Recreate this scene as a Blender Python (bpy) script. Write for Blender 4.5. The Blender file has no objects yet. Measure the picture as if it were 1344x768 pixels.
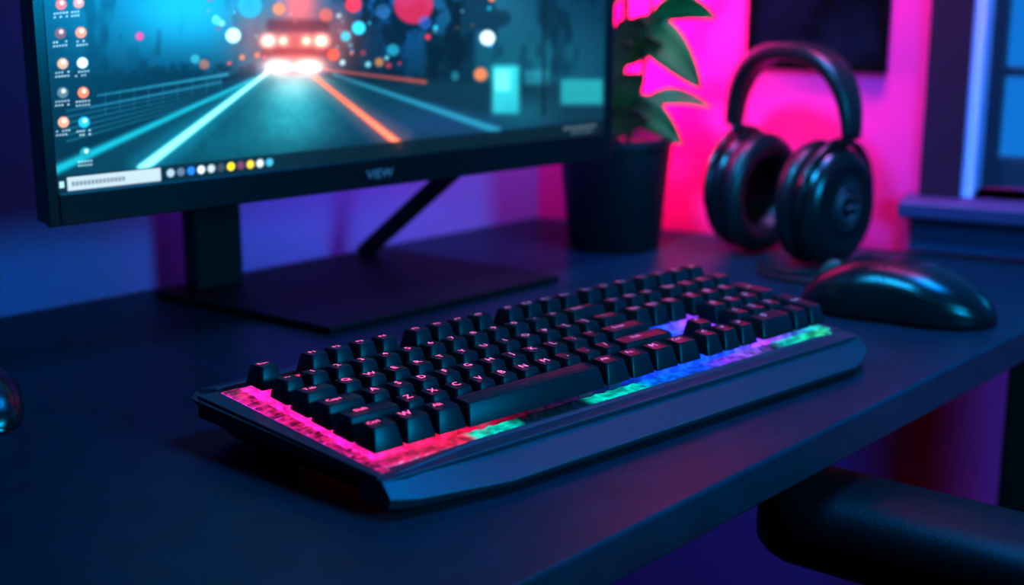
import bpy, bmesh, math, random
import numpy as np
from mathutils import Vector, Matrix
random.seed(7); np.random.seed(7)
S = bpy.context.scene
COL = S.collection
DESK = 0.75

# ------------------------------------------------------------ helpers
def mat(name, base=(0.5,0.5,0.5), rough=0.5, metal=0.0, emit=None, es=0.0, bump=0.0, bscale=200.0,
        var=0.0, vscale=20.0, spec=0.5, trans=0.0, coat=0.0):
    m = bpy.data.materials.new(name); m.use_nodes = True
    nt = m.node_tree; b = nt.nodes["Principled BSDF"]
    b.inputs["Base Color"].default_value = (*base, 1)
    b.inputs["Roughness"].default_value = rough
    b.inputs["Metallic"].default_value = metal
    b.inputs["Specular IOR Level"].default_value = spec
    b.inputs["Transmission Weight"].default_value = trans
    b.inputs["Coat Weight"].default_value = coat
    if emit:
        b.inputs["Emission Color"].default_value = (*emit, 1)
        b.inputs["Emission Strength"].default_value = es
    tc = nt.nodes.new("ShaderNodeTexCoord")
    if bump > 0:
        n = nt.nodes.new("ShaderNodeTexNoise"); n.inputs["Scale"].default_value = bscale
        n.inputs["Detail"].default_value = 4
        nt.links.new(tc.outputs["Object"], n.inputs["Vector"])
        bp = nt.nodes.new("ShaderNodeBump"); bp.inputs["Strength"].default_value = bump
        bp.inputs["Distance"].default_value = 0.001
        nt.links.new(n.outputs["Fac"], bp.inputs["Height"])
        nt.links.new(bp.outputs["Normal"], b.inputs["Normal"])
    if var > 0:
        n = nt.nodes.new("ShaderNodeTexNoise"); n.inputs["Scale"].default_value = vscale
        n.inputs["Detail"].default_value = 5
        nt.links.new(tc.outputs["Object"], n.inputs["Vector"])
        r = nt.nodes.new("ShaderNodeValToRGB")
        r.color_ramp.elements[0].position = 0.3; r.color_ramp.elements[1].position = 0.7
        r.color_ramp.elements[0].color = (*[c*(1-var) for c in base], 1)
        r.color_ramp.elements[1].color = (*[min(1,c*(1+var)) for c in base], 1)
        nt.links.new(n.outputs["Fac"], r.inputs["Fac"])
        nt.links.new(r.outputs["Color"], b.inputs["Base Color"])
    return m

def empty(name, loc=(0,0,0), rz=0.0):
    e = bpy.data.objects.new(name, None); COL.objects.link(e)
    e.empty_display_size = 0.03
    e.matrix_world = Matrix.Translation(loc) @ Matrix.Rotation(rz, 4, 'Z')
    return e

def obj_from(name, verts, faces, material, parent=None, smooth=False, world=False, mats=None, fm=None):
    if world and parent is not None:
        inv = parent.matrix_world.inverted()
        verts = [inv @ Vector(v) for v in verts]
    me = bpy.data.meshes.new(name)
    me.from_pydata([tuple(v) for v in verts], [], faces)
    me.update()
    bm = bmesh.new(); bm.from_mesh(me)
    bmesh.ops.recalc_face_normals(bm, faces=bm.faces)
    bm.to_mesh(me); bm.free()
    for mm in (mats or [material]): me.materials.append(mm)
    if fm:
        for p, i in zip(me.polygons, fm): p.material_index = i
    if smooth:
        for p in me.polygons: p.use_smooth = True
    o = bpy.data.objects.new(name, me); COL.objects.link(o)
    if parent is not None: o.parent = parent
    return o

def bevel(o, w=0.002, seg=3, angle=30):
    m = o.modifiers.new("bevel", 'BEVEL'); m.width = w; m.segments = seg
    m.limit_method = 'ANGLE'; m.angle_limit = math.radians(angle)
    for p in o.data.polygons: p.use_smooth = True
    try:
        m.harden_normals = True
    except Exception: pass
    return o

def boxv(x0,x1,y0,y1,z0,z1):
    v=[(x0,y0,z0),(x1,y0,z0),(x1,y1,z0),(x0,y1,z0),(x0,y0,z1),(x1,y0,z1),(x1,y1,z1),(x0,y1,z1)]
    f=[(0,3,2,1),(4,5,6,7),(0,1,5,4),(1,2,6,5),(2,3,7,6),(3,0,4,7)]
    return v,f
def multi(parts):
    V=[];F=[]
    for v,f in parts:
        o=len(V); V+=list(v); F+=[tuple(i+o for i in q) for q in f]
    return V,F
def box(name, x0,x1,y0,y1,z0,z1, material, parent=None, bev=0.0, world=False):
    v,f=boxv(x0,x1,y0,y1,z0,z1)
    o=obj_from(name,v,f,material,parent,world=world)
    if bev: bevel(o,bev)
    return o
def prism(poly, z0, z1, poly2=None):
    n=len(poly); p2=poly2 or poly
    V=[(x,y,z0 if not callable(z0) else z0(x,y)) for x,y in poly]+[(x,y,z1 if not callable(z1) else z1(x,y)) for x,y in p2]
    F=[tuple(range(n))[::-1], tuple(range(n,2*n))]+[(i,(i+1)%n,n+(i+1)%n,n+i) for i in range(n)]
    return V,F
def loft(rings, closed=True, cap=True):
    n=len(rings[0]); V=[p for r in rings for p in r]; F=[]
    for k in range(len(rings)-1):
        for i in range(n if closed else n-1):
            j=(i+1)%n
            F.append((k*n+i,k*n+j,(k+1)*n+j,(k+1)*n+i))
    if cap:
        F.append(tuple(range(n))[::-1]); F.append(tuple(range((len(rings)-1)*n,len(rings)*n)))
    return V,F
def lathe(profile, seg=40, axis='Z', sy=1.0, sz=1.0):
    rings=[]
    for r,h in profile:
        ring=[]
        for i in range(seg):
            a=2*math.pi*i/seg
            if axis=='Z': ring.append((r*math.cos(a), r*math.sin(a), h))
            else: ring.append((h, r*math.cos(a)*sy, r*math.sin(a)*sz))
        rings.append(ring)
    return loft(rings)
def tube(pts, rad, seg=10, cap=True):
    pts=[Vector(p) for p in pts]; rings=[]
    for i,p in enumerate(pts):
        t=(pts[min(i+1,len(pts)-1)]-pts[max(i-1,0)]).normalized()
        ref=Vector((0,0,1)) if abs(t.z)<0.9 else Vector((1,0,0))
        a=t.cross(ref).normalized(); b=t.cross(a).normalized()
        r=rad[i] if isinstance(rad,(list,tuple)) else rad
        rings.append([tuple(p+a*r*math.cos(2*math.pi*k/seg)+b*r*math.sin(2*math.pi*k/seg)) for k in range(seg)])
    return loft(rings,cap=cap)
def catmull(P, n=8):
    P=[Vector(p) for p in P]; out=[]
    Q=[P[0]*2-P[1]]+P+[P[-1]*2-P[-2]]
    for i in range(1,len(Q)-2):
        for k in range(n):
            t=k/n
            out.append(0.5*((2*Q[i])+(Q[i+1]-Q[i-1])*t+(2*Q[i-1]-5*Q[i]+4*Q[i+1]-Q[i+2])*t*t+(3*Q[i]-Q[i-1]-3*Q[i+1]+Q[i+2])*t**3))
    out.append(P[-1]); return out

# ------------------------------------------------------------ materials
M_desk = mat("desk_satin_black", (0.001,0.026,0.043), 0.34, bump=0.35, bscale=700, var=0.15, vscale=40, spec=0.16)
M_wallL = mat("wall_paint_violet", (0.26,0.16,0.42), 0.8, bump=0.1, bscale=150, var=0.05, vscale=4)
M_wallR = mat("wall_lit_magenta", (0.90,0.02,0.27), 0.75, bump=0.1, bscale=150, var=0.05, vscale=4)  # magenta base stands in for the pink light on this wall
M_wallB = mat("wall_paint_dark", (0.08,0.07,0.12), 0.85, bump=0.1, bscale=150)
M_floor = mat("floor_carpet", (0.05,0.02,0.05), 0.95, bump=0.5, bscale=300, var=0.3, vscale=60)
M_ceil = mat("ceiling_paint", (0.10,0.10,0.16), 0.9, bump=0.05, bscale=100)
M_black = mat("black_plastic", (0.006,0.009,0.013), 0.25, bump=0.06, bscale=900, spec=.45)
M_stand = mat("stand_black_metal", (0.006,0.008,0.013), 0.5, bump=0.08, bscale=900, spec=.15)
M_blackm = mat("black_matte", (0.008,0.009,0.011), 0.6, bump=0.15, bscale=800, spec=.3)
M_case = mat("keyboard_case_metal", (0.008,0.042,0.060), 0.36, metal=0.2, bump=0.15, bscale=1200, spec=.32)
M_key = mat("keycap_abs", (0.005,0.014,0.021), 0.34, bump=0.10, bscale=1500, spec=.28)  # bluish base stands in for blue sheen on the key tops
M_leather = mat("headphone_leatherette", (0.008,0.011,0.016), 0.34, bump=0.3, bscale=500, spec=.45)
M_chair = mat("chair_polyurethane", (0.006,0.007,0.010), 0.42, bump=0.3, bscale=400, spec=.3)
M_pot = mat("pot_ceramic_black", (0.010,0.011,0.020), 0.5, bump=0.2, bscale=200, spec=.3)
M_soil = mat("soil", (0.03,0.02,0.015), 0.95, bump=1.0, bscale=150, var=0.4, vscale=90)
M_leaf = mat("leaf_green", (0.060,0.11,0.03), 0.5, bump=0.3, bscale=120, var=0.35, vscale=30, spec=.25)
M_stem = mat("plant_stem", (0.04,0.05,0.025), 0.7, bump=0.3, bscale=200)
M_trim = mat("trim_paint", (0.045,0.035,0.11), 0.55, bump=0.05, bscale=100, spec=.3)
M_sash = mat("window_sash_paint", (0.010,0.03,0.06), 0.5, bump=0.05, bscale=100)
M_logo = mat("printed_logo_grey", (0.25,0.27,0.3), 0.4, emit=(0.2,0.22,0.25), es=0.15)  # faint emission added to the print, which is no light source

def emis_ramp(name, stops, length, strength, noise_scale=0, base=(0.02,0.02,0.02), lo=0.2):
    m=bpy.data.materials.new(name); m.use_nodes=True; nt=m.node_tree
    b=nt.nodes["Principled BSDF"]; b.inputs["Base Color"].default_value=(*base,1); b.inputs["Roughness"].default_value=0.25
    tc=nt.nodes.new("ShaderNodeTexCoord"); sp=nt.nodes.new("ShaderNodeSeparateXYZ")
    nt.links.new(tc.outputs["Object"], sp.inputs[0])
    d=nt.nodes.new("ShaderNodeMath"); d.operation='DIVIDE'; d.inputs[1].default_value=length
    nt.links.new(sp.outputs["X"], d.inputs[0])
    r=nt.nodes.new("ShaderNodeValToRGB")
    el=r.color_ramp.elements
    while len(el)>1: el.remove(el[0])
    el[0].position=stops[0][0]/length; el[0].color=(*stops[0][1],1)
    for p,c in stops[1:]:
        e=el.new(min(1,p/length)); e.color=(*c,1)
    nt.links.new(d.outputs[0], r.inputs["Fac"])
    nt.links.new(r.outputs["Color"], b.inputs["Emission Color"])
    if noise_scale:
        n=nt.nodes.new("ShaderNodeTexNoise"); n.inputs["Scale"].default_value=noise_scale; n.inputs["Detail"].default_value=1.5
        nt.links.new(tc.outputs["Object"], n.inputs["Vector"])
        mr=nt.nodes.new("ShaderNodeMapRange"); mr.inputs[1].default_value=0.38; mr.inputs[2].default_value=0.64
        mr.inputs[3].default_value=strength*lo; mr.inputs[4].default_value=strength
        nt.links.new(n.outputs["Fac"], mr.inputs[0]); nt.links.new(mr.outputs[0], b.inputs["Emission Strength"])
    else: b.inputs["Emission Strength"].default_value=strength
    return m
PINK=(1.0,0.02,0.20); HOT=(1.0,0.03,0.09); MAG=(0.75,0.02,0.55); TEAL=(0.0,0.72,0.55); BLUE=(0.01,0.10,1.0); PUR=(0.35,0.05,1.0); OFF=(0.0,0.0,0.0)
M_plate = emis_ramp("keyboard_rgb_plate", [(0,MAG),(0.03,PINK),(0.07,(0.9,0.01,0.10)),(0.10,(0.3,0.0,0.04)),(0.14,(0.03,0,0.012)),(0.22,(0,0.01,0.08)),(0.26,(0.01,0.07,.9)),(0.34,BLUE),(0.38,PUR),(0.41,(0.04,0.10,0.5)),(0.45,(0,.4,.35))],0.47,2.0,110,lo=.4)
M_strip = emis_ramp("keyboard_rgb_strip", [(0,MAG),(0.02,(0.8,0.02,.18)),(0.060,(.8,.02,.12)),(0.080,(.9,.03,.10)),(0.086,TEAL),(0.118,TEAL),(0.126,OFF),(0.18,OFF),(0.19,TEAL),(0.232,TEAL),(0.245,(0,0.2,.9)),(0.30,BLUE),(0.325,PUR),(0.355,(0.3,0.15,0.8)),(0.375,OFF),(0.392,TEAL),(0.43,(0.03,0.65,0.35))],0.47,1.1,120,lo=0.35)
M_side = emis_ramp("keyboard_rgb_side_guide", [(0,(0.8,0.02,0.35)),(0.01,(0.8,0.02,0.24)),(0.02,(.8,.02,.18))],0.47,.9,170,lo=0.18)
M_legend = emis_ramp("key_legend_glow", [(0,(1,0.10,0.35)),(0.10,(1,0.14,0.40)),(0.2,(0.5,0.16,0.40)),(0.3,(0.25,0.18,0.50)),(0.45,(0.12,0.22,0.55))],0.47,2.4)

# ------------------------------------------------------------ room shell
C0=Vector((0.03,1.66,0)); dL=Vector((-0.7314,-0.682,0)); dR=Vector((0.9135,-0.4067,0))
CL=C0+dL*3.0; CR=C0+dR*3.0; BL=Vector((-1.0,-2.3,0)); BR=Vector((2.2,-2.2,0))
H=2.5; T=0.12
def wall(name, a, b, material, holes=None):
    d=(b-a).normalized(); L=(b-a).length; n=Vector((-d.y,d.x,0))
    parts=[]
    def seg(s0,s1,z0,z1):
        v,f=boxv(s0,s1,0,T,z0,z1)
        parts.append(([tuple(a+d*x+n*y+Vector((0,0,z))) for x,y,z in v],f))
    if holes:
        s0,s1,z0,z1=holes
        seg(0,s0,0,H); seg(s1,L,0,H); seg(s0,s1,0,z0); seg(s0,s1,z1,H)
    else: seg(0,L,0,H)
    v,f=multi(parts); return obj_from(name,v,f,material)
WS0,WS1,WZ0,WZ1=0.472,1.55,0.808,1.95
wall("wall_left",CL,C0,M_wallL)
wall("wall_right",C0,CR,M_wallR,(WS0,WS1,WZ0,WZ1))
wall("wall_side",CR,BR,M_wallB)
wall("wall_back",BR,BL,M_wallB)
wall("wall_rear",BL,CL,M_wallB)
poly=[(p.x,p.y) for p in (C0+Vector((0,0.2,0)),CL+Vector((-.2,0.05,0)),BL+Vector((-.1,-.2,0)),BR+Vector((.1,-.2,0)),CR+Vector((.2,0,0)))]
v,f=prism(poly,-0.1,0.0); obj_from("floor",v,f,M_floor)
v,f=prism(poly,H,H+0.1); obj_from("ceiling",v,f,M_ceil)

we=empty("window_1",C0+dR*WS0, math.atan2(dR.y,dR.x))
WW=WS1-WS0
v,f=multi([boxv(0.0,0.012,0.0,T,WZ0,WZ1),boxv(WW-0.012,WW,0,T,WZ0,WZ1),boxv(0,WW,0,T,WZ1-0.012,WZ1)])
obj_from("jamb",v,f,mat("jamb_paint",(0.6,0.42,0.80),0.5,bump=0.05),we)
v,f=multi([boxv(0.012,0.026,0.07,0.10,WZ0,WZ1-.012),boxv(WW-.045,WW-.012,0.07,0.10,WZ0,WZ1-.012),
           boxv(0.026,WW-.045,0.07,0.10,WZ0,WZ0+0.03),boxv(0.026,WW-.045,0.07,0.10,WZ1-.05,WZ1-.012),
           boxv(0.30,0.325,0.07,0.10,WZ0,WZ1-.012),boxv(0.026,WW-.045,0.075,0.095,0.925,0.934),boxv(0.026,WW-.045,0.075,0.095,1.40,1.42)])
obj_from("sash",v,f,M_sash,we)
mg=bpy.data.materials.new("window_glass"); mg.use_nodes=True; nt=mg.node_tree; nt.nodes.clear()
o_=nt.nodes.new("ShaderNodeOutputMaterial"); mx=nt.nodes.new("ShaderNodeMixShader"); tr=nt.nodes.new("ShaderNodeBsdfTransparent"); gl=nt.nodes.new("ShaderNodeBsdfGlossy")
gl.inputs["Roughness"].default_value=0.05; mx.inputs[0].default_value=0.06
nt.links.new(tr.outputs[0],mx.inputs[1]); nt.links.new(gl.outputs[0],mx.inputs[2]); nt.links.new(mx.outputs[0],o_.inputs[0])
v,f=boxv(0.026,WW-.045,0.083,0.086,WZ0+.03,WZ1-.05); obj_from("glass",v,f,mg,we)
v,f=multi([boxv(-0.04,0.0,-0.012,0.0,WZ0,WZ1+.04),boxv(WW,WW+.04,-0.012,0,WZ0,WZ1+.04),boxv(0,WW,-0.012,0,WZ1,WZ1+.04)])
obj_from("casing",v,f,mat("casing_paint",(0.035,0.010,0.035),0.7,bump=0.05,spec=.15),we)
v,f=multi([boxv(-0.055,WW+.06,-0.05,0.07,WZ0-0.018,WZ0)]); bevel(obj_from("sill",v,f,M_trim,we),0.004)
v,f=multi([boxv(-0.045,WW+.05,-0.02,0.0,WZ0-0.056,WZ0-.018)]); obj_from("apron",v,f,M_trim,we)

pe=empty("wall_picture_frame",C0+dR*0.243+Vector((0,0,0.932)), math.atan2(dR.y,dR.x))
v,f=multi([boxv(0,0.008,-0.008,0,0,0.26),boxv(0.139,0.147,-0.008,0,0,0.26),boxv(0.008,0.139,-0.008,0,0,0.008),boxv(0.008,0.139,-0.008,0,0.252,0.26)])
bevel(obj_from("frame",v,f,mat("frame_black_matte",(0.003,0.003,0.005),0.85,bump=.1,spec=.05),pe),0.001)
box("art_print",0.008,0.139,-0.006,-0.001,0.008,0.252,mat("dark_art_print",(0.004,0.006,0.016),0.9,var=0.9,vscale=18,spec=.03),pe)

# ------------------------------------------------------------ desk
de=empty("desk",(0,1.0,DESK))
fd=Vector((0.6626,0.749,0)); F0=Vector((0.0113,0.695,0))
P=[F0-fd*0.95, F0+fd*0.905, C0+Vector((0.0,-0.008,0)), C0+dL*1.75+Vector((0.004,-0.005,0))]
v,f=prism([(p.x,p.y) for p in P],DESK-0.03,DESK)
top=obj_from("desk_top",v,f,M_desk,de,world=True); bevel(top,0.003,3)
def leg(name,c):
    v,f=boxv(-.025,.025,-.025,.025,0,DESK-.03)
    R=Matrix.Rotation(math.atan2(fd.y,fd.x),3,'Z')
    v=[R@Vector(p)+Vector((c[0],c[1],0)) for p in v]
    bevel(obj_from(name,v,f,M_blackm,de,world=True),0.003)
leg("leg_1",(0.496,1.288)); leg("leg_2",(-0.57,0.10)); leg("leg_3",(0.05,1.57)); leg("leg_4",(-1.12,0.53))

# ------------------------------------------------------------ monitor
mL=Vector((-0.3387,1.039,DESK+0.114)); mang=math.radians(37.3); MW=0.546; MH=0.335
me_=empty("computer_monitor",mL,mang)
bevel(obj_from("housing",*boxv(0,MW,0.004,0.027,0,MH),M_black,me_),0.003)
v,f=multi([boxv(0,0.009,0,0.006,0,MH),boxv(MW-.009,MW,0,0.006,0,MH),boxv(0.009,MW-.009,0,0.006,0,0.024),boxv(0.009,MW-.009,0,0.006,MH-.009,MH)])
bevel(obj_from("bezel",v,f,M_black,me_),0.001,2)
bevel(obj_from("rear_hump",*boxv(0.10,0.44,0.027,0.045,0.05,0.27),M_blackm,me_),0.006)
sx0,sx1,sz0,sz1=0.009,MW-0.009,0.024,MH-0.009
NX,NY=760,410
gx,gz=np.meshgrid(np.linspace(sx0,sx1,NX),np.linspace(sz0,sz1,NY))
ca,sa=math.cos(mang),math.sin(mang)
wx=mL.x+gx*ca; wy=mL.y+gx*sa; wz=mL.z+gz-1.08
cc,ss=0.9691,0.2468
dd=wy*cc-wz*ss; hh=wy*ss+wz*cc
X=672+1900*wx/dd; Y=384-1900*hh/dd      # wallpaper is painted in camera-view pixel coordinates
def c3(*a): return np.array(a,float)/255
img=np.zeros((NY,NX,3))+c3(4,32,54)
def mixc(mask,c):
    global img
    m=np.clip(mask,0,1)[...,None]; img=img*(1-m)+c*m
def addc(mask,c):
    global img
    img=img+np.clip(mask,0,4)[...,None]*c
def g(x,y,sx,sy=None):
    sy=sy or sx; return np.exp(-((X-x)/sx)**2-((Y-y)/sy)**2)
def disc(x,y,r,soft=2.0): return np.clip((r-np.hypot(X-x,Y-y))/soft+0.5,0,1)
def rect(x0,x1,y0,y1,soft=2.0):
    return np.clip((X-x0)/soft+.5,0,1)*np.clip((x1-X)/soft+.5,0,1)*np.clip((Y-y0)/soft+.5,0,1)*np.clip((y1-Y)/soft+.5,0,1)
def line(x0,y0,x1,y1,w0,w1,soft=1.5):
    dx,dy=x1-x0,y1-y0; t=np.clip(((X-x0)*dx+(Y-y0)*dy)/(dx*dx+dy*dy),0,1)
    d=np.hypot(X-x0-t*dx,Y-y0-t*dy); w=w0+(w1-w0)*t
    return np.clip((w-d)/(soft+w*0.4)+0.5,0,1)
def vnoise(sx,sy,seed):
    rs=np.random.RandomState(seed); G=rs.rand(256,256)
    u=(X+2000)/sx; v_=(Y+2000)/sy; i=np.floor(u).astype(int); j=np.floor(v_).astype(int); a=u-i; b=v_-j
    a=a*a*(3-2*a); b=b*b*(3-2*b)
    q=lambda ii,jj: G[jj%256,ii%256]
    return (q(i,j)*(1-a)+q(i+1,j)*a)*(1-b)+(q(i,j+1)*(1-a)+q(i+1,j+1)*a)*b
N1=vnoise(28,45,1)*.6+vnoise(10,22,2)*.4; N2=vnoise(9,9,3)*.5+vnoise(4,5,4)*.5; N3=vnoise(60,40,5)
mixc(g(255,5,130,75)*1.0,c3(30,165,205)); mixc(g(420,-60,220,90)*.8,c3(22,125,170))
mixc(g(520,10,80,70)*.8,c3(14,75,140)); mixc(g(700,90,130,90)*.75,c3(28,104,120)); mixc(g(640,10,70,40)*.6,c3(46,110,135))
mixc(g(120,20,50,60)*.5,c3(14,90,120))
mixc(np.clip((N1-.52)*5,0,1)*.55*(1-g(255,0,90,50)),c3(4,26,44)); 
mixc(np.clip((Y-62-30*N1-20*N2)/10,0,1)*(X<338)*.75,c3(5,28,44))
mixc(np.clip((N1+N2*.5-.72)*6,0,1)*rect(445,610,-40,115,12)*.8,c3(6,28,46))
mixc(rect(455,505,20,100,6)*.5,c3(5,26,42)); mixc(rect(560,625,45,110,8)*.6,c3(6,30,46))
for k in range(130):
    x=random.uniform(270,650); y=random.uniform(-120,95); c=random.choice([c3(40,200,230),c3(50,140,220),c3(240,130,70),c3(230,60,90),c3(130,225,235)])
    mixc(disc(x,y,random.uniform(1.2,4.2),2)*random.uniform(.25,.95),c)
mixc(np.clip((Y-(112+ (340-X)*0.16))/8,0,1)*(X<345)*.9,c3(5,38,54))
mixc(np.clip((Y-100)/12,0,1)*(X>=345)*.85,c3(16,50,66))
lY=96+(345-X)*0.42; rY=97+(X-420)*0.23
road=np.clip((Y-np.where(X<345,lY,np.where(X>420,rY,97)))/4,0,1)
mixc(road*.95,c3(10,56,72)); mixc(road*g(385,150,60,70)*.95,c3(54,155,165)); mixc(road*g(300,190,90,40)*.5,c3(18,110,125)); mixc(road*g(570,165,110,30)*.7,c3(34,66,108)); mixc(road*g(480,210,120,30)*.6,c3(8,40,56))
mixc(road*np.clip(N2*.6-.15,0,1)*.35,c3(6,36,50))
for k in range(6): mixc(line(335-k*4,102+k*4,90,146+k*8,.5,1.6,2.5)*.35,c3(50,160,185))
addc(line(352,96,190,222,6,20,10)*.16,c3(40,200,220)); mixc(line(352,96,188,222,2.5,6.5,3),c3(140,240,240))
mixc(line(335,104,70,226,1.5,6,4)*.8,c3(30,175,190))
addc(line(416,104,526,190,6,20,10)*.22,c3(255,70,50)); mixc(line(416,102,526,190,2,5.5,3),c3(250,115,85)); mixc(line(460,138,524,188,.5,2,2)*.5,c3(255,190,150))
mixc(line(440,98,655,172,1.5,5,4)*.75,c3(50,150,175)); mixc(line(430,92,560,108,1.2,3,3)*.6,c3(230,90,70))
mixc(line(130,126,300,98,1,2.5,3)*.6,c3(60,180,200)); mixc(line(120,142,290,108,1,2.5,3)*.5,c3(50,150,175))
for k in range(9): mixc(line(140+k*19,120-k*2.6,140+k*19,150-k*4,.8,.8,1.5)*.35,c3(40,120,140))
mixc(g(392,60,62,40)*.8,c3(205,95,80)); mixc(g(395,0,30,45)*.8,c3(250,110,110)); mixc(g(330,40,26,40)*.5,c3(150,100,110)); mixc(g(450,40,22,34)*.5,c3(170,80,80))
mixc(rect(352,434,26,42,8)*.6,c3(90,30,45)); mixc(rect(346,440,64,74,5)*.6,c3(130,40,45))
for x in (354,424): addc(g(x,54,9,8)*1.1,c3(255,170,130))
for x in (374,404): addc(g(x,54,6,6)*.7,c3(255,200,160))
addc(g(366,88,15,9)*.8,c3(255,235,220)); addc(g(408,88,17,9)*.8,c3(255,225,200)); addc(g(388,88,60,16)*.25,c3(255,180,160)); addc(g(388,112,34,22)*.25,c3(255,220,210))
for (x,y,r,c,a) in [(642,50,10,c3(215,240,245),.95),(633,98,9,c3(230,130,80),.8),(185,48,6,c3(220,60,130),.8),(308,47,10,c3(190,250,255),.9),(286,27,6,c3(100,210,240),.7),
    (473,37,9,c3(60,210,250),.9),(456,48,7,c3(80,210,230),.7),(545,6,26,c3(215,40,85),.75),(466,6,11,c3(240,55,80),.8),(560,30,9,c3(60,120,220),.5),(330,8,16,c3(40,180,220),.6),
    (368,12,8,c3(240,140,90),.7),(518,66,8,c3(50,190,220),.6),(500,82,6,c3(240,150,80),.6),(440,72,8,c3(250,100,70),.7),(270,85,7,c3(240,120,80),.5),(258,78,6,c3(80,200,210),.5),(430,20,9,c3(250,110,80),.5),(505,15,10,c3(80,150,220),.4),(600,100,6,c3(60,190,200),.4)]:
    mixc(disc(x,y,r,3)*a,c)
mixc(rect(648,684,86,150,8)*.8,c3(60,200,205)); mixc(rect(652,672,92,120,6)*.4,c3(180,240,240)); mixc(rect(738,794,104,138,7)*.6,c3(50,190,190)); mixc(rect(690,722,92,112,7)*.5,c3(50,150,165)); mixc(g(690,150,40,20)*.4,c3(30,120,140))
mixc(line(600,-60,606,110,1.5,2)*.5,c3(8,30,40)); mixc(line(716,-60,716,150,2,3)*.5,c3(8,30,40))
mixc(np.clip((Y-175+(X-560)*.02)/25,0,1)*(X>540)*.5,c3(8,34,46))
for (cx_,cy_,c) in [(82,6,c3(210,90,70)),(105,4,c3(190,130,120)),(81,44,c3(120,60,60)),(108,43,c3(230,130,90)),(84,84,c3(200,150,120)),(110,83,c3(200,225,225)),
    (84,122,c3(90,110,120)),(111,122,c3(240,120,70)),(85,161,c3(225,150,120)),(112,161,c3(40,170,220)),(114,201,c3(30,140,150)),(79,-35,c3(200,200,90)),(104,-36,c3(200,90,120))]:
    mixc(disc(cx_,cy_,7.5,2)*.95,c); mixc(disc(cx_+1,cy_-2,3,2)*.7,c3(245,235,225))
    for q in range(2):
        for k in range(5):
            if random.random()<.8: mixc(rect(cx_-10+k*4,cx_-7+k*4,cy_+11+q*5-k*.4,cy_+13.5+q*5-k*.4,1.2)*.75,c3(200,215,220))
def srect(x0,x1,z0,z1,soft=.0007):
    return np.clip((gx-x0)/soft+.5,0,1)*np.clip((x1-gx)/soft+.5,0,1)*np.clip((gz-z0)/soft+.5,0,1)*np.clip((z1-gz)/soft+.5,0,1)
z0=sz0
mixc(srect(0,MW,0,z0+.0125)*.8,c3(10,26,36))
mixc(srect(0.0165,0.090,z0+.0012,z0+.0115),c3(160,175,182)); 
for k in range(14): mixc(srect(.020+k*.003,.0222+k*.003,z0+.0045,z0+.0078)*.7,c3(90,100,110))
mixc(srect(0.0105,0.0145,z0+.004,z0+.009),c3(150,190,200))
ics=[c3(150,170,180),c3(90,110,130),c3(40,120,220),c3(200,210,215),c3(170,180,185),c3(60,70,80),c3(240,210,40),c3(110,60,90),c3(225,190,60),c3(190,200,205),c3(70,160,190)]
for k,c in enumerate(ics): mixc(np.clip((.0034-np.hypot(gx-(.098+k*.0085),gz-(z0+.0065)))/.001+.5,0,1),c)
for k in range(9): mixc(srect(.488+k*.0045,.4908+k*.0045,z0+.0065,z0+.0095)*.6,c3(150,170,175))
for k in range(6): mixc(srect(.497+k*.0045,.4998+k*.0045,z0+.002,z0+.0045)*.5,c3(150,170,175))
img=np.clip(img,0,1.3)
lin=np.where(img<=.04045,img/12.92,((img+.055)/1.055)**2.4)
verts=np.stack([gx.ravel(),np.full(gx.size,0.0025),gz.ravel()],1)
idx=np.arange(NX*NY).reshape(NY,NX)
q=np.stack([idx[:-1,:-1].ravel(),idx[:-1,1:].ravel(),idx[1:,1:].ravel(),idx[1:,:-1].ravel()],1)
sm=bpy.data.meshes.new("screen")
sm.vertices.add(len(verts)); sm.vertices.foreach_set("co",verts.ravel())
sm.loops.add(q.size); sm.loops.foreach_set("vertex_index",q.ravel().astype(np.int32))
sm.polygons.add(len(q)); sm.polygons.foreach_set("loop_start",(np.arange(len(q))*4).astype(np.int32))
sm.update(calc_edges=True); sm.validate()
at=sm.color_attributes.new("wallpaper",'FLOAT_COLOR','POINT')
rgba=np.ones((NX*NY,4),np.float32); rgba[:,:3]=lin.reshape(-1,3); at.data.foreach_set("color",rgba.ravel())
ms=bpy.data.materials.new("lcd_screen"); ms.use_nodes=True; nt=ms.node_tree; b=nt.nodes["Principled BSDF"]
b.inputs["Base Color"].default_value=(0.005,0.005,0.005,1); b.inputs["Roughness"].default_value=0.3
an=nt.nodes.new("ShaderNodeAttribute"); an.attribute_name="wallpaper"
nt.links.new(an.outputs["Color"],b.inputs["Emission Color"]); b.inputs["Emission Strength"].default_value=1.7
sm.materials.append(ms)
so=bpy.data.objects.new("screen",sm); COL.objects.link(so); so.parent=me_
def text_mesh(txt,size):
    cu=bpy.data.curves.new("t",'FONT'); cu.body=txt; cu.size=size; cu.align_x='CENTER'; cu.align_y='CENTER'; cu.resolution_u=2
    ob=bpy.data.objects.new("t",cu); COL.objects.link(ob)
    m=bpy.data.meshes.new_from_object(ob)
    V=[tuple(v.co) for v in m.vertices]; F=[tuple(p.vertices) for p in m.polygons]
    bpy.data.objects.remove(ob); bpy.data.curves.remove(cu); bpy.data.meshes.remove(m)
    return V,F
V,F=text_mesh("VIEW",0.011); V=[(x+.285,-0.0004,y+.011) for x,y,z in V]; obj_from("logo_print",V,F,M_logo,me_)
bp=[(-.325,1.275),(-.15,1.15),(.045,1.336),(-.135,1.462)]
v,f=prism(bp,DESK,DESK+.007); bevel(obj_from("stand_base",v,f,M_stand,me_,world=True),.002)
bevel(obj_from("stand_post",*boxv(0.184,0.232,0.155,0.18,-0.108,0.20),M_stand,me_),.003)
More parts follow.
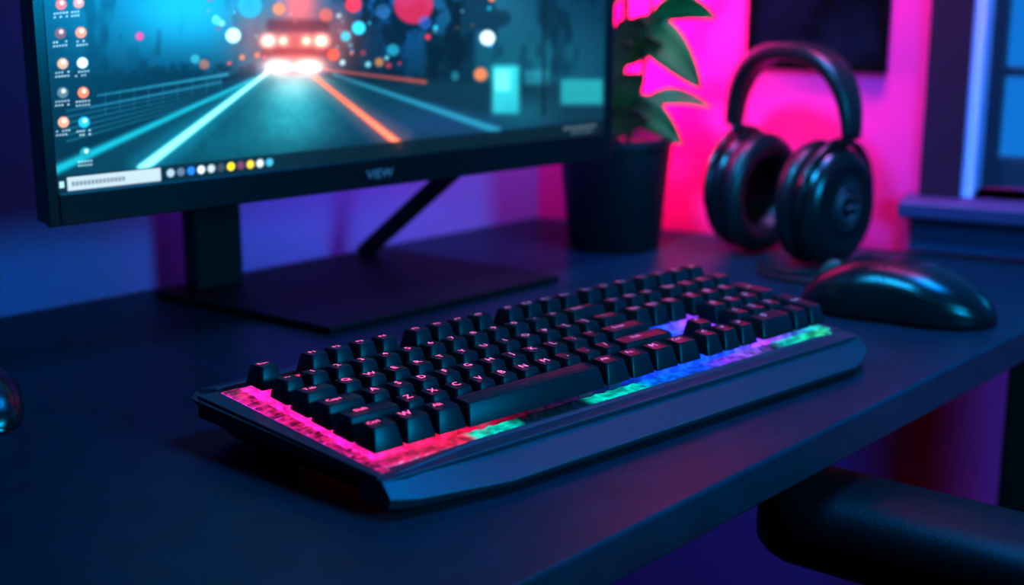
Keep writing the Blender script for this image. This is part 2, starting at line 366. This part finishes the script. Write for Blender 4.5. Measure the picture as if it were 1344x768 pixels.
bevel(obj_from("stand_arm",*boxv(0.184,0.30,0.044,0.165,0.11,0.17),M_blackm,me_),.003)
def bar(name,a,b,w,t,m,par):
    a=Vector(a);b=Vector(b);d=(b-a).normalized(); s=d.cross(Vector((0,0,1))).normalized(); u=s.cross(d)
    r=lambda p:[tuple(p+s*w+u*t),tuple(p-s*w+u*t),tuple(p-s*w-u*t),tuple(p+s*w-u*t)]
    v,f=loft([r(a),r(b)]); return bevel(obj_from(name,v,f,m,par,world=True),.002)
bar("stand_strut",(-.149,1.425,DESK+.009),(-.03,1.308,DESK+.133),.009,.006,M_stand,me_)

# ------------------------------------------------------------ keyboard
ke=empty("mechanical_keyboard",(-0.0688,0.7656,DESK),math.radians(41.7))
KL=0.458
def ztop(y): return 0.022+(y-0.012)/(0.195-0.012)*0.010
topo=[(0,.008),(KL,.008),(KL+.006,.10),(KL,.196),(.10,.200),(-.012,.198),(-.020,.188)]
boto=[(.012,.012),(KL-.012,.012),(KL-.008,.10),(KL-.014,.18),(.10,.185),(.006,.18),(.002,.17)]
v,f=prism(boto,0.0035,lambda x,y: ztop(y),topo); bevel(obj_from("case",v,f,M_case,ke),.0012,2)
secs=[(0,.008,.0215,.0005,.013,.006),(.018,.014,.0228,-.005,.011,.005),(.080,.0225,.0238,-.015,.0085,.004),(.426,.0225,.0238,-.015,.0085,.004),(.454,.014,.0230,-.004,.012,.005),(KL+.001,.010,.0215,.0,.0135,.007)]
rings=[[(x,.03,.004),(x,.03,ztop(.03)-.001),(x,ty,tz),(x,fy,fz),(x,fy+.003,bz)] for x,ty,tz,fy,fz,bz in secs]
v,f=loft(rings); bevel(obj_from("front_lip",v,f,M_case,ke),.001,2,20)
v,f=multi([prism([(.0,.188),(KL,.188),(KL-.002,.196),(.10,.199),(-.010,.195)],.028,.0345)]); bevel(obj_from("rear_ridge",v,f,M_case,ke),.0012,2)
v,f=multi([prism([(.0,.012),(.0060,.016),(-.001,.186),(-.016,.186)],.018,lambda x,y: ztop(y)+.0018)]); bevel(obj_from("side_rim",v,f,M_case,ke),.0008,2)
v,f=multi([boxv(.02,.05,.018,.026,0,.006),boxv(.40,.43,.018,.026,0,.006),boxv(.02,.05,.16,.17,0,.006),boxv(.40,.43,.16,.17,0,.006)])
obj_from("rubber_feet",v,f,M_blackm,ke)
v,f=boxv(.034,.040,.035,.150,.0028,.0040); obj_from("desk_glow_bar",v,f,mat("desk_glow_pink",(.02,.02,.02),.4,emit=(1,.03,.25),es=1.2,bump=.1),ke)  # added emissive bar, throws a pink reflection onto the desk
def zp(x,y): return ztop(y)+.0006
v,f=prism([(.004,.030),(KL-.006,.030),(KL-.006,.184),(.000,.184)],lambda x,y: ztop(y)-.001, zp)
obj_from("rgb_plate",v,f,M_plate,ke)
def strip(name,x0,x1,y0,y1,h,n,m,along='x'):
    ringsL=[]
    for i in range(n+1):
        t=i/n; jj=.0004*math.sin(i*2.1)+random.uniform(-.0003,.0003)
        if along=='x':
            x=x0+(x1-x0)*t; a,b_=y0,y1
            ringsL.append([(x,a,ztop(a)-.001),(x,a+.001,ztop(a)+h+jj),(x,b_-.001,ztop(b_)+h-jj),(x,b_,ztop(b_)-.001)])
        else:
            y=y0+(y1-y0)*t; sh=-.006*t
            ringsL.append([(x0+sh,y,ztop(y)-.001),(x0+.001+sh,y,ztop(y)+h+jj),(x1-.001,y,ztop(y)+h-jj),(x1,y,ztop(y)-.001)])
    v,f=loft(ringsL); return obj_from(name,v,f,m,ke)
strip("light_guide_front",.012,KL-.014,.022,.0345,.0014,110,M_strip)
strip("light_guide_side",.0062,.0145,.018,.184,.0010,60,M_side,'y')
# keys
U=.0194; UY=.0230; KX=.0112; KY=.0298
rows=[]
def R_(r,x,ws,labs):
    for w,l in zip(ws,labs):
        if w>0: rows.append((x,r,w,1,l)); x+=w
        else: x-=w
R_(5.25,0,[1,-1,1,1,1,1,-.5,1,1,1,1,-.5,1,1,1,1],["Esc","","F1","F2","F3","F4","","F5","F6","F7","F8","","F9","F10","F11","F12"])
R_(5.25,15.25,[1,1,1],["Prt","Scr","Pse"]); R_(5.25,18.5,[1]*4,["<<",">",">>","o"])
R_(4,0,[1]*13+[2],list("~1234567890-=")+["Back"]); R_(4,15.25,[1]*3,["Ins","Hm","Pu"]); R_(4,18.5,[1]*4,["Num","/","*","-"])
R_(3,0,[1.5]+[1]*12+[1.5],["Tab"]+list("QWERTYUIOP[]\\")); R_(3,15.25,[1]*3,["Del","End","Pd"]); R_(3,18.5,[1]*3,list("789"))
R_(2,0,[1.75]+[1]*11+[2.25],["Caps"]+list("ASDFGHJKL;'")+["Enter"]); R_(2,18.5,[1]*3,list("456"))
R_(1,0,[2.25]+[1]*10+[2.75],["Shift"]+list("ZXCVBNM,./")+["Shift"]); R_(1,16.25,[1],["^"]); R_(1,18.5,[1]*3,list("123"))
R_(0,0,[1.25]*3+[6.25]+[1.25]*4,["Ctrl","W","Alt","","Alt","Fn","M","Ctrl"]); R_(0,15.25,[1]*3,["<","v",">"]); R_(0,18.5,[2,1],["0","."])
rows.append((21.5,0,1,2,"Ent")); rows.append((21.5,2,1,2,"+"))
def rr(cx,cy,w,h,r,zf):
    out=[]
    for (sx,sy,a0) in ((1,1,0),(-1,1,90),(-1,-1,180),(1,-1,270)):
        for k in range(4):
            a=math.radians(a0+30*k)
            x=cx+sx*(w/2-r)+r*math.cos(a); y=cy+sy*(h/2-r)+r*math.sin(a); out.append((x,y,zf(x,y)))
    return out
KV=[];SV=[];LV=[]
cache={}
for (x,r,w,hh_,lab) in rows:
    kx0=KX+x*U; ky0=KY+r*UY; W=w*U-.0020; Hh=hh_*UY-.0026
    cx=kx0+w*U/2; cy=ky0+hh_*UY/2
    ri={0:0.0008,1:0.0,2:.0003,3:.0010,4:.0022,5.25:.0032}[r]
    if lab=="": ri=0.0
    base=lambda X_,Y_: ztop(Y_)+.0056+ri
    slope={0:.05,1:.03,2:.0,3:-.05,4:-.09,5.25:-.10}[r]
    topz=lambda X_,Y_: ztop(cy)+.0194+ri+(Y_-cy)*slope
    dip=.0009
    rings=[rr(cx,cy,W-.002,Hh-.002,.0012,base),rr(cx,cy,W,Hh,.0013,lambda a,b: base(a,b)+.0001),
           rr(cx,cy,W-.0006,Hh-.0006,.0015,lambda a,b: base(a,b)+.0022),
           rr(cx,cy+.0008,W-.0044,Hh-.0062,.0020,lambda a,b: topz(a,b)-.0008),
           rr(cx,cy+.0008,W-.0056,Hh-.0074,.0018,lambda a,b: topz(a,b)),
           rr(cx,cy+.0008,max(W-.009,.003),max(Hh-.011,.003),.0012,lambda a,b: topz(a,b)-dip*.7),
           rr(cx,cy+.0008,max(W-.013,.0015),max(Hh-.015,.0015),.0005,lambda a,b: topz(a,b)-dip)]
    KV.append(loft(rings))
    n=1 if w<2 else 3
    for k in range(n):
        sx=cx if n==1 else cx+(k-1)*(W*.38)
        SV.append(boxv(sx-.0062,sx+.0062,cy-.0062,cy+.0062,ztop(cy)-.001,ztop(cy)+.0050+ri))
    if lab:
        sz=.0082 if len(lab)==1 else (.0058 if len(lab)<4 else .0055)
        k_=(lab,sz)
        if k_ not in cache: cache[k_]=text_mesh(lab,sz)
        V,F=cache[k_]
        ox=cx-(W*.12 if w>1.2 else 0); oy=cy+.0020
        LV.append(([(ox+a,oy+b_,topz(0,oy+b_)+.0002) for a,b_,c in V],F))
v,f=multi(KV); ko=obj_from("keycaps",v,f,M_key,ke,smooth=True)
ko.data.set_sharp_from_angle(angle=math.radians(38))
v,f=multi(SV); obj_from("key_switches",v,f,M_plate,ke)
v,f=multi(LV); obj_from("key_legends",v,f,M_legend,ke)
V,F=text_mesh("- -",.006)
obj_from("spacebar_mark",[(KX+6.6*U+a,KY+.0115+b_,ztop(KY+.0114)+.0196) for a,b_,c in V],F,M_logo,ke)

# ------------------------------------------------------------ mouse
def mouse(loc,rz,L=.16,Wd=.088,Hm=.052,glow=(0.0,0.35,0.5)):
    e=empty("computer_mouse",loc,rz)
    n=30; seg=28; rings=[]
    def dims(t):
        u=2*t-1
        prof=(max(0,1-abs(u)**2.6))**0.5
        wd=Wd/2*prof*(1-.10*math.exp(-((t-.45)/.18)**2))
        hz=Hm*(max(0,1-abs(u)**2.3))**.55*(1-.30*max(0,(t-.42))**1.0)*(1-.12*max(0,.3-t)/.3)
        return wd,hz
    for i in range(n+1):
        t=.5-.5*math.cos(math.pi*i/n); wd,hz=dims(t)
        ring=[]
        x=-L/2+L*t
        for k in range(seg):
            a=math.pi*k/(seg-1)
            cy=math.copysign(abs(math.cos(a))**.80,math.cos(a)); cz=math.sin(a)**.85
            und=1-.10*(1-cz)**3
            ring.append((x,wd*cy*und,.001+hz*cz))
        rings.append(ring)
    v,f=loft(rings,closed=True,cap=True)
    obj_from("body",v,f,M_black,e,smooth=True)
    def surf(t,a):
        wd,hz=dims(t)
        cy=math.copysign(abs(math.cos(a))**.80,math.cos(a)); cz=math.sin(a)**.85
        return (-L/2+L*t,wd*cy,.001+hz*cz)
    parts=[tube([surf(.04+.42*k/14,math.pi/2) for k in range(15)],.0007,6)]
    for s in (1,-1):
        parts.append(tube([surf(.05+.9*k/24,math.pi/2+s*(.85+.25*k/24)) for k in range(25)],.0007,6))
    parts.append(tube([surf(.46,math.pi/2+ (k/10-.5)*1.7) for k in range(11)],.0007,6))
    v,f=multi(parts); obj_from("seams",v,f,M_blackm,e)
    p=surf(.17,math.pi/2); v,f=lathe([(0.0001,-.004),(.010,-.004),(.0115,-.0025),(.0115,.0025),(.010,.004),(.0001,.004)],24)
    v=[(p[0]+a,p[1]+c,p[2]-.007+b2) for a,b2,c in v]
    obj_from("scroll_wheel",v,f,mat("wheel_rubber",(0.02,0.03,0.04),.5,emit=glow,es=.12,bump=.3),e,smooth=True)  # faint teal emission stands in for the glint on the wheel
    parts=[]
    for k in range(2):
        t0=.34+.16*k
        parts.append(tube([surf(t0+.13*j/6,.30) for j in range(7)],[.0005,.0012,.0015,.0015,.0015,.0012,.0005],8))
    v,f=multi(parts); obj_from("side_buttons",v,f,M_blackm,e,smooth=True)
    return e
mouse((.335,1.219,DESK),math.radians(-27),.170,.092,.051)
mouse((-.381,.960,DESK),math.radians(-50),.125,.066,.040)

# ------------------------------------------------------------ headphones
he=empty("over_ear_headphones",(.278,1.440,DESK),math.radians(-50))
CZ=.0625; SC=1.24
M_emb=mat("emblem_grey",(0.10,0.15,0.18),.35,metal=.6)
M_sl=mat("slider_metal",(.05,.06,.07),.3,metal=.8)
def cup(sgn,tag):
    x0=sgn*.044
    o=lambda h: x0+sgn*h
    def put(prof,name,m,sm=True):
        v,f=lathe([(r*SC,o(h)) for r,h in prof],44,'X',sy=.88); v=[(a,b,c+CZ) for a,b,c in v]
        obj_from(name+tag,v,f,m,he,smooth=sm)
    put([(.0001,.030),(.020,.030),(.022,.0285),(.030,.0285),(.033,.0305),(.040,.029),(.046,.023),(.0485,.012),(.047,.004),(.040,.0),(.0001,.0)],"cup_shell_",M_black)
    put([(.031,.0),(.046,.0),(.0490,-.004),(.0500,-.010),(.048,-.017),(.041,-.020),(.033,-.018),(.028,-.012),(.027,-.002)],"ear_cushion_",M_leather)
    put([(.0001,-.003),(.029,-.003),(.029,.0),(.0001,.0)],"driver_cloth_",M_blackm,False)
    pts=[(o(.0302),.013*math.cos(a)*.9,CZ+.013*math.sin(a)) for a in [math.radians(40+280*k/24) for k in range(25)]]
    pts2=[(o(.0302),.021*math.cos(a)*.88,CZ+.021*math.sin(a)) for a in [2*math.pi*k/30 for k in range(31)]]
    v,f=multi([tube(pts,.0011,6),tube(pts2,.0005,6),tube([(o(.0302),0,CZ),(o(.0302),.012,CZ)],.0011,6)])
    obj_from("cup_emblem_"+tag,v,f,M_emb,he,smooth=True)
    pts=[(o(.014+.004*math.sin(a)),.0565*math.cos(a),CZ+.0635*math.sin(a)) for a in [math.radians(-8+196*k/24) for k in range(25)]]
    v,f=tube(pts,.0038,8); obj_from("yoke_"+tag,v,f,M_black,he,smooth=True)
cup(1,"right"); cup(-1,"left")
def sweep(path,w,t):
    rings=[]
    for i,(x,z) in enumerate(path):
        x0_,z0_=path[max(i-1,0)]; x1_,z1_=path[min(i+1,len(path)-1)]
        tx,tz=x1_-x0_,z1_-z0_; l=math.hypot(tx,tz); nx,nz=-tz/l,tx/l
        ww=w(i/(len(path)-1)); tt=t(i/(len(path)-1)); r=[]
        for k in range(16):
            a=2*math.pi*k/16; ca_=math.copysign(abs(math.cos(a))**.6,math.cos(a)); sa_=math.copysign(abs(math.sin(a))**.6,math.sin(a))
            r.append((x+nx*tt/2*sa_, ww/2*ca_, z+nz*tt/2*sa_))
        rings.append(r)
    return loft(rings)
def arch(a):
    ar=math.radians(a); c=math.cos(ar); s=max(0,math.sin(ar))
    return (.074*math.copysign(abs(c)**.8,c), .130+.079*s**.9)
path=[arch(180*k/48) for k in range(49)]
v,f=sweep(path,lambda t:.024+.014*math.sin(math.pi*t),lambda t:.009+.010*math.sin(math.pi*t)**.7); obj_from("headband",v,f,M_leather,he,smooth=True)
for s,tag in ((1,"right"),(-1,"left")):
    path=[(s*.074,.140),(s*.0725,.132),(s*.069,.126),(s*.064,.1215)]
    v,f=sweep(path,lambda t:.018,lambda t:.005); obj_from("slider_"+tag,v,f,M_sl,he,smooth=True)
cb=catmull([(.256,1.395,DESK+.006),(.256,1.375,DESK+.003),(.274,1.362,DESK+.003),(.300,1.362,DESK+.003),(.314,1.340,DESK+.003),(.296,1.322,DESK+.003),(.268,1.330,DESK+.003),(.246,1.352,DESK+.003),(.242,1.380,DESK+.003),(.250,1.40,DESK+.003)],8)
v,f=tube(cb,.0022,8); obj_from("cable",v,f,M_blackm,he,smooth=True,world=True)

# ------------------------------------------------------------ potted plant
pl=empty("potted_rubber_plant",(.108,1.500,DESK))
v,f=lathe([(.0001,0),(.046,0),(.048,.002),(.0585,.108),(.061,.110),(.061,.118),(.057,.118),(.055,.106),(.0001,.104)],48)
obj_from("pot",v,f,M_pot,pl,smooth=True).data.set_sharp_from_angle(angle=math.radians(40))
v,f=lathe([(.0001,.1045),(.0545,.1045),(.0545,.107),(.03,.110),(.0001,.111)],30); obj_from("soil",v,f,M_soil,pl,smooth=True)
leafV=[]; stemV=[]
def leaf(base,tip,w,droop=.01,roll=0.0):
    base=Vector(base);tip=Vector(tip); d=tip-base; L=d.length; d.normalize()
    view=Vector((0.1,-1,0.25)).normalized()
    s=d.cross(view).normalized(); nrm=s.cross(d).normalized()
    R=Matrix.Rotation(roll,3,d); s=R@s; nrm=R@nrm
    n=14; V=[];F=[]
    for i in range(n+1):
        t=i/n; ww=w*(math.sin(math.pi*t**.8))**.75 if 0<t<1 else 0.0003
        c=base+d*L*t+Vector((0,0,-droop*t*t+droop*.8*math.sin(math.pi*t)))
        for k in (-1,-.5,0,.5,1):
            V.append(tuple(c+s*ww*k*.5+nrm*(-.10*w*(1-abs(k)))))
    for i in range(n):
        for k in range(4): F.append((i*5+k,i*5+k+1,(i+1)*5+k+1,(i+1)*5+k))
    leafV.append((V,F))
def stem(pts,r0,r1):
    P_=catmull(pts,6); stemV.append(tube(P_,[r0+(r1-r0)*i/(len(P_)-1) for i in range(len(P_))],8))
stem([(0.0,0,.108),(.004,-.004,.17),(.008,-.006,.24),(.004,-.004,.32),(.008,0,.40)],.004,.0025)
stem([(-.012,.01,.108),(-.02,.0,.18),(-.03,-.008,.26),(-.028,-.01,.34)],.0035,.002)
stem([(.012,-.004,.108),(.022,-.012,.16),(.030,-.015,.22),(.034,-.012,.29)],.003,.002)
L_=[((.010,-.006,.235),(.084,-.03,.178),.042,.2),((.022,-.008,.150),(.096,-.02,.158),.020,-.4),((.0,-.006,.150),(.066,-.035,.122),.034,.3),((.004,-.004,.18),(-.045,-.035,.15),.03,0),
    ((.032,-.015,.24),(.098,-.02,.248),.028,.5),((.034,-.012,.29),(.088,-.01,.34),.032,.2),((.006,-.004,.27),(-.04,-.03,.24),.03,.1),((.004,-.004,.32),(.06,-.02,.30),.032,.1),
    ((-.03,-.008,.26),(-.08,-.02,.22),.03,-.2),((-.028,-.01,.34),(-.07,-.01,.39),.032,.2),((.008,0,.40),(.04,-.01,.47),.032,.2),((.008,0,.38),(-.04,-.01,.44),.032,.2),
    ((-.02,0,.18),(-.02,-.045,.21),.028,.3),((.004,-.004,.19),(.044,-.03,.222),.030,.3),((.002,-.004,.14),(-.01,-.045,.165),.030,.3),
    ((-.010,-.008,.135),(.022,-.050,.195),.036,.2),((-.004,-.008,.195),(.026,-.045,.245),.032,-.2),((-.012,-.008,.17),(.010,-.05,.225),.030,.1),((-.006,-.010,.118),(.030,-.045,.150),.030,.2)]
for b_,t_,w_,ro in L_: leaf(b_,t_,w_,.010,ro)
v,f=multi(leafV); lo=obj_from("leaves",v,f,M_leaf,pl,smooth=True)
md=lo.modifiers.new("thick",'SOLIDIFY'); md.thickness=.0006
v,f=multi(stemV); obj_from("stems",v,f,M_stem,pl,smooth=True)

# ------------------------------------------------------------ office chair
ce=empty("office_chair",(.138,.7215,0),math.radians(143-90))
def pad(name,x0,x1,y0,y1,z0,z1,b,m=M_chair):
    o=box(name,x0,x1,y0,y1,z0,z1,m,ce); bevel(o,b,5); return o
pad("seat",-.23,.20,-.22,.20,.41,.49,.035)
inv=ce.matrix_world.inverted(); tipL=inv@Vector((.186,1.000,0))
ax=tipL.x
def armrest(tag,xc):
    n=24; rings=[]
    for i in range(n+1):
        t=i/n; y=tipL.y-.30*t
        k=min(1,math.sqrt(max(0,1-(1-min(1,t/.16))**2))+.02); k2=min(1,math.sqrt(max(0,1-(1-min(1,(1-t)/.14))**2))+.02)
        w=.050*k*k2; h=.031*min(k,k2)**.7
        zc=.666-.002*t
        rings.append([(xc+w*math.copysign(abs(math.cos(a))**.75,math.cos(a)),y,zc+h*math.copysign(abs(math.sin(a))**.75,math.sin(a))) for a in [2*math.pi*q/20 for q in range(20)]])
    v,f=loft(rings); obj_from("armrest_"+tag,v,f,M_chair,ce,smooth=True)
    s=1 if xc>0 else -1
    pad("arm_post_"+tag,xc-.02,xc+.02,tipL.y-.21,tipL.y-.13,.43,.655,.01)
    pad("arm_bracket_"+tag,min(xc,s*.10)-.02*(s<0),max(xc,s*.10)+.02*(s>0),tipL.y-.21,tipL.y-.13,.395,.435,.01)
armrest("right",ax); armrest("left",-ax)
pad("backrest",-.21,.18,-.30,-.24,.52,.86,.03)
pad("back_support",-.03,.03,-.29,-.25,.40,.56,.01)
pad("back_link",-.03,.03,-.29,.0,.385,.415,.01)
v,f=lathe([(.0001,.10),(.025,.10),(.025,.25),(.016,.25),(.016,.40),(.0001,.40)],24); obj_from("gas_lift",v,f,M_blackm,ce,smooth=False)
parts=[];cast=[]
for k in range(5):
    a=2*math.pi*k/5+.3; c,s=math.cos(a),math.sin(a)
    r=lambda d,w,z0,z1:[(c*d-s*w,s*d+c*w,z0),(c*d+s*w,s*d-c*w,z0),(c*d+s*w,s*d-c*w,z1),(c*d-s*w,s*d+c*w,z1)]
    parts.append(loft([r(.0,.03,.085,.13),r(.28,.018,.07,.095)]))
    vv,ff=lathe([(.0001,-.022),(.026,-.022),(.028,-.016),(.028,.016),(.026,.022),(.0001,.022)],20)
    cast.append(([(c*.27-s*z+c*x_,s*.27+c*z+s*x_,.029+y_) for x_,y_,z in vv],ff))
    cast.append(tube([(c*.27,s*.27,.04),(c*.27,s*.27,.08)],.008,8))
v,f=multi(parts); bevel(obj_from("star_base",v,f,M_blackm,ce),.005)
v,f=multi(cast); obj_from("casters",v,f,M_blackm,ce)

# ------------------------------------------------------------ lights
def area(name,loc,target,size,power,color,sy=None,spread=None):
    l=bpy.data.lights.new(name,'AREA'); l.energy=power; l.color=color; l.size=size
    if sy: l.shape='RECTANGLE'; l.size_y=sy
    if spread: l.spread=math.radians(spread)
    o=bpy.data.objects.new(name,l); COL.objects.link(o); o.location=loc
    o.rotation_euler=(Vector(target)-Vector(loc)).to_track_quat('-Z','Y').to_euler(); return o
area("overhead_fill_blue",(.55,1.05,2.1),(.40,.9,.75),.5,9,(0.0,0.34,1.0),spread=90)  # unseen overhead fill, added for blue sheen on the desk
area("side_fill_cyan",(.80,.30,1.15),(.28,.92,.75),.30,15,(0.0,0.54,1.0))  # unseen fill from the right, added to brighten desk and keyboard lip
area("rim_fill_cyan",(-.15,.75,1.75),(.24,1.42,.92),.15,1.4,(0.02,0.50,1.0),spread=40)  # unseen rim light, added for cyan edges on headphones and plant
area("led_wall_washer_pink",(.33,1.36,1.55),(.34,1.53,1.05),.35,2.0,(1.0,0.03,0.38),sy=.08,spread=70)
area("led_tube_pink",(.10,1.555,1.02),(.50,1.58,1.0),.03,1.9,(1.0,0.02,0.38),sy=.40)
area("led_strip_violet",(-.12,1.37,.95),(-.14,1.47,.85),.45,.65,(0.22,0.10,1.0),sy=.05)
area("under_desk_fill",(.75,1.0,.35),(.6,1.4,.5),.3,.22,(1.0,0.03,0.34))  # unseen fill, added to tint the wall below the desk pink
w=bpy.data.worlds.new("dusk_world"); S.world=w; w.use_nodes=True
w.node_tree.nodes["Background"].inputs[0].default_value=(0.01,0.20,0.62,1); w.node_tree.nodes["Background"].inputs[1].default_value=1.1

# ------------------------------------------------------------ camera
cam=bpy.data.cameras.new("camera"); co=bpy.data.objects.new("camera",cam); COL.objects.link(co)
co.location=(0,0,1.08); co.rotation_euler=(math.radians(90-14.29),0,0)
cam.sensor_width=36; cam.lens=1900/1344*36; cam.clip_start=.02
cam.dof.use_dof=True; cam.dof.focus_distance=0.95; cam.dof.aperture_fstop=3.4
S.camera=co
S.view_settings.view_transform='Standard'
S.view_settings.gamma=0.82
S.view_settings.exposure=0.25
